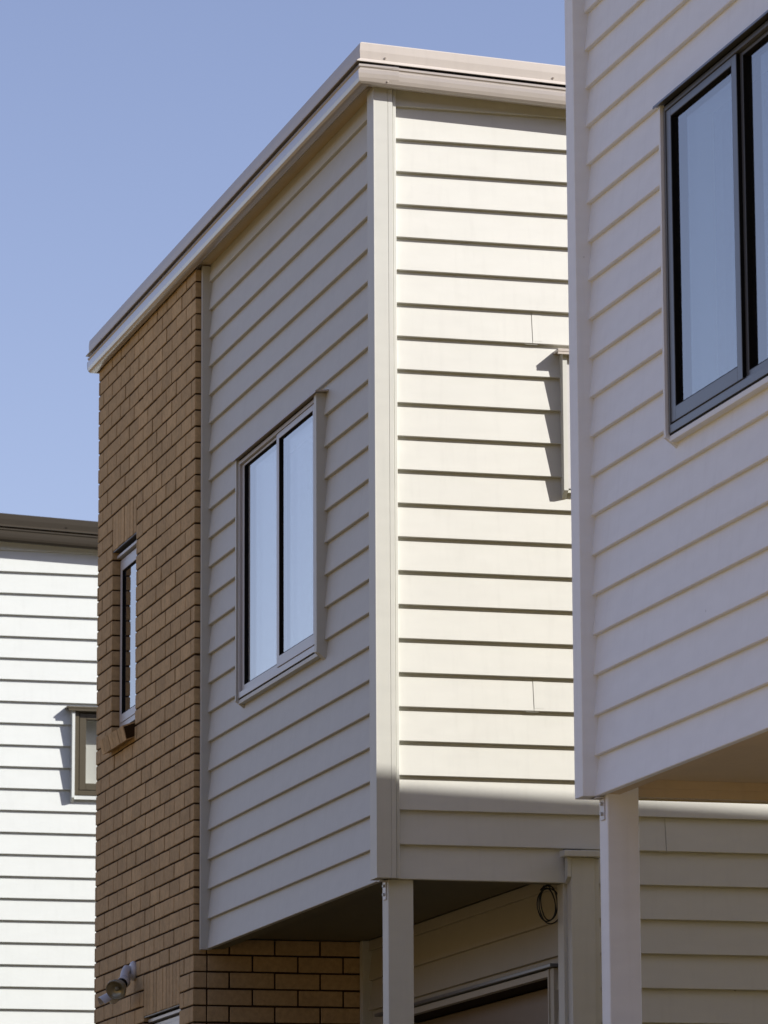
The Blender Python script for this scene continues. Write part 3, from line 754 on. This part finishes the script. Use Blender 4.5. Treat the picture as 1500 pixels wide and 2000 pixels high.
mb = MB(); prof = [(.030, .030), (.045, .037), (.062, .046), (.078, .0515), (.090, .0535), (.096, .0560), (.104, .0555), (.104, .051)]
mb.tube([p3 + axis * t for t, q in prof], [q for t, q in prof], 36, cap=False); rf = fadd(mb, "reflector", 'lens')
mb = MB(); prof = [(.104, .0512), (.096, .0475), (.086, .040), (.076, .029), (.071, .016), (.070, .010)]
mb.tube([p3 + axis * t for t, q in prof], [q for t, q in prof], 36, cap=False); mb.tube([p3 + axis * .0698, p3 + axis * .0702], [.0105, .0105], 36); fadd(mb, "reflector_cup", 'cup', rf)
mb = MB(); prof = [(.070, .009), (.078, .0135), (.086, .0135), (.092, .010), (.095, .003)]
mb.tube([p3 + axis * t for t, q in prof], [q for t, q in prof], 20); fadd(mb, "bulb", 'lens', rf)
mb = MB(); c0 = p3 + axis * .0995; a_ = axis.cross(Vector((0, 0, 1))).normalized(); b_ = axis.cross(a_)
mb.v = [tuple(c0 + (a_ * math.cos(k * math.pi / 16) + b_ * math.sin(k * math.pi / 16)) * .0485) for k in range(32)]; mb.f = [tuple(range(32))]
fadd(mb, "lens", 'clear', rf, smooth=False)
# sensor: swivelling stalk, a box with a curved hood
s0 = Vector((XB - .026, cy - .002, cz - .022)); s1 = Vector((XB - .075, cy - .01, cz - .105))
mb = MB(); mb.tube([s0, s0.lerp(s1, .5) + Vector((-.012, 0, -.004)), s1], [.012, .0125, .013], 14); fadd(mb, "sensor_arm", 'plastic')
sx = Vector((XB - .105, cy - .02, cz - .135)); ax2 = Vector((-.82, -.05, -.57)).normalized()
mb = MB(); mb.tube([sx - ax2 * .045, sx - ax2 * .035, sx + ax2 * .03, sx + ax2 * .045], [.022, .031, .034, .026], 20); sn = fadd(mb, "sensor", 'plastic')
mb = MB()                                                # hood: half shell over the sensor's eye
side = ax2.cross(Vector((0, 0, 1))).normalized(); upv = side.cross(ax2).normalized()
for k in range(10):
    w0 = math.pi * (k / 10) ; w1 = math.pi * ((k + 1) / 10)
    def rp(w, t, rr): return tuple(sx + ax2 * t + (side * math.cos(w) + upv * math.sin(w)) * rr)
    mb.prism([rp(w0, .02, .038), rp(w1, .02, .038), rp(w1, .02, .0355), rp(w0, .02, .0355)], [rp(w0, .088, .047), rp(w1, .088, .047), rp(w1, .088, .0445), rp(w0, .088, .0445)])
fadd(mb, "sensor_hood", 'plastic', sn, smooth=False)

# =================================================================== coil of cable under the porch
co = MB()
pts = []
cx, cyy, czz = .775, .12, -.082
N = 150
for i in range(N):
    t = i / (N - 1); w = t * 2 * math.pi * 3.15 + 1.45
    rx = .050 + .010 * math.sin(2.1 * t * 3.1); rz = .076 + .007 * math.cos(5.3 * t)
    pts.append((cx + rx * math.cos(w) + .006 * math.sin(9 * t), cyy + .010 * math.sin(3 * w) * .4 + .022 * (t - .5) + .02 * math.cos(w), czz + rz * math.sin(w) - .006 * math.sin(5 * t)))
co.tube(pts, .0031, 8)
co.tube([(.770, .12, .056), (.771, .118, .03), (.769, .119, .004), (.766, .119, -.008)], .003, 8)
co.tube([(.752, .112, -.004), (.766, .108, -.001), (.782, .112, -.006), (.783, .126, -.012), (.766, .132, -.012), (.752, .124, -.009)], .0034, 8, closed=True)
c = co.build("cable_coil", MAT['cable'], None, (.77, .12, .056), smooth=True, label="coil of black cable hanging under the porch soffit by the corner", category="cable")
c.location = (.77, .12, Z0 + .056)

# =================================================================== ground
def ground_z(y):
    if y > -9: return 0.0
    t = min(1.0, (-9 - y) / 8.0); t = t * t * (3 - 2 * t)
    return -1.05 * t
me = bpy.data.meshes.new("ground")
ys = [3000, 200, 60, 30, 10, 0, -8.9] + [-9 - i * .5 for i in range(17)] + [-30, -34, -40, -46, -54, -62, -74, -120, -300, -3000]
xs = [-3000, -300, -80, -45, -30, -25, -20, -17, -14, -10, -2, 10, 60, 300, 3000]
def added_bank(x):                                             # unseen slope across the street, added to block low sky light
    t = min(1.0, max(0.0, (-14 - x) / 16.0)); return 7.0 * t * t * (3 - 2 * t)
def added_rise(y):                                             # unseen hill behind the camera, added to cut sky light on shaded faces
    t = min(1.0, max(0.0, (-32 - y) / 34.0)); return 27.0 * t * t * (3 - 2 * t)
vs = [(x, y, ground_z(y) + max(added_bank(x), added_rise(y)) - .001) for y in ys for x in xs]
fs = [(j * len(xs) + i, j * len(xs) + i + 1, (j + 1) * len(xs) + i + 1, (j + 1) * len(xs) + i) for j in range(len(ys) - 1) for i in range(len(xs) - 1)]
me.from_pydata(vs, [], fs)
gm, n, l, b = new_mat("dry_clay_ground")
geo = n.new("ShaderNodeNewGeometry"); nz = n.new("ShaderNodeTexNoise"); nz.inputs['Scale'].default_value = 1.5; nz.inputs['Detail'].default_value = 8
l.new(geo.outputs['Position'], nz.inputs['Vector'])
cr = n.new("ShaderNodeValToRGB"); cr.color_ramp.elements[0].color = (.150, .100, .034, 1); cr.color_ramp.elements[1].color = (.26, .175, .065, 1)
l.new(nz.outputs[0], cr.inputs[0]); l.new(cr.outputs[0], b.inputs['Base Color']); b.inputs['Roughness'].default_value = .95
me.materials.append(gm)
link(bpy.data.objects.new("ground", me), None, kind="structure")
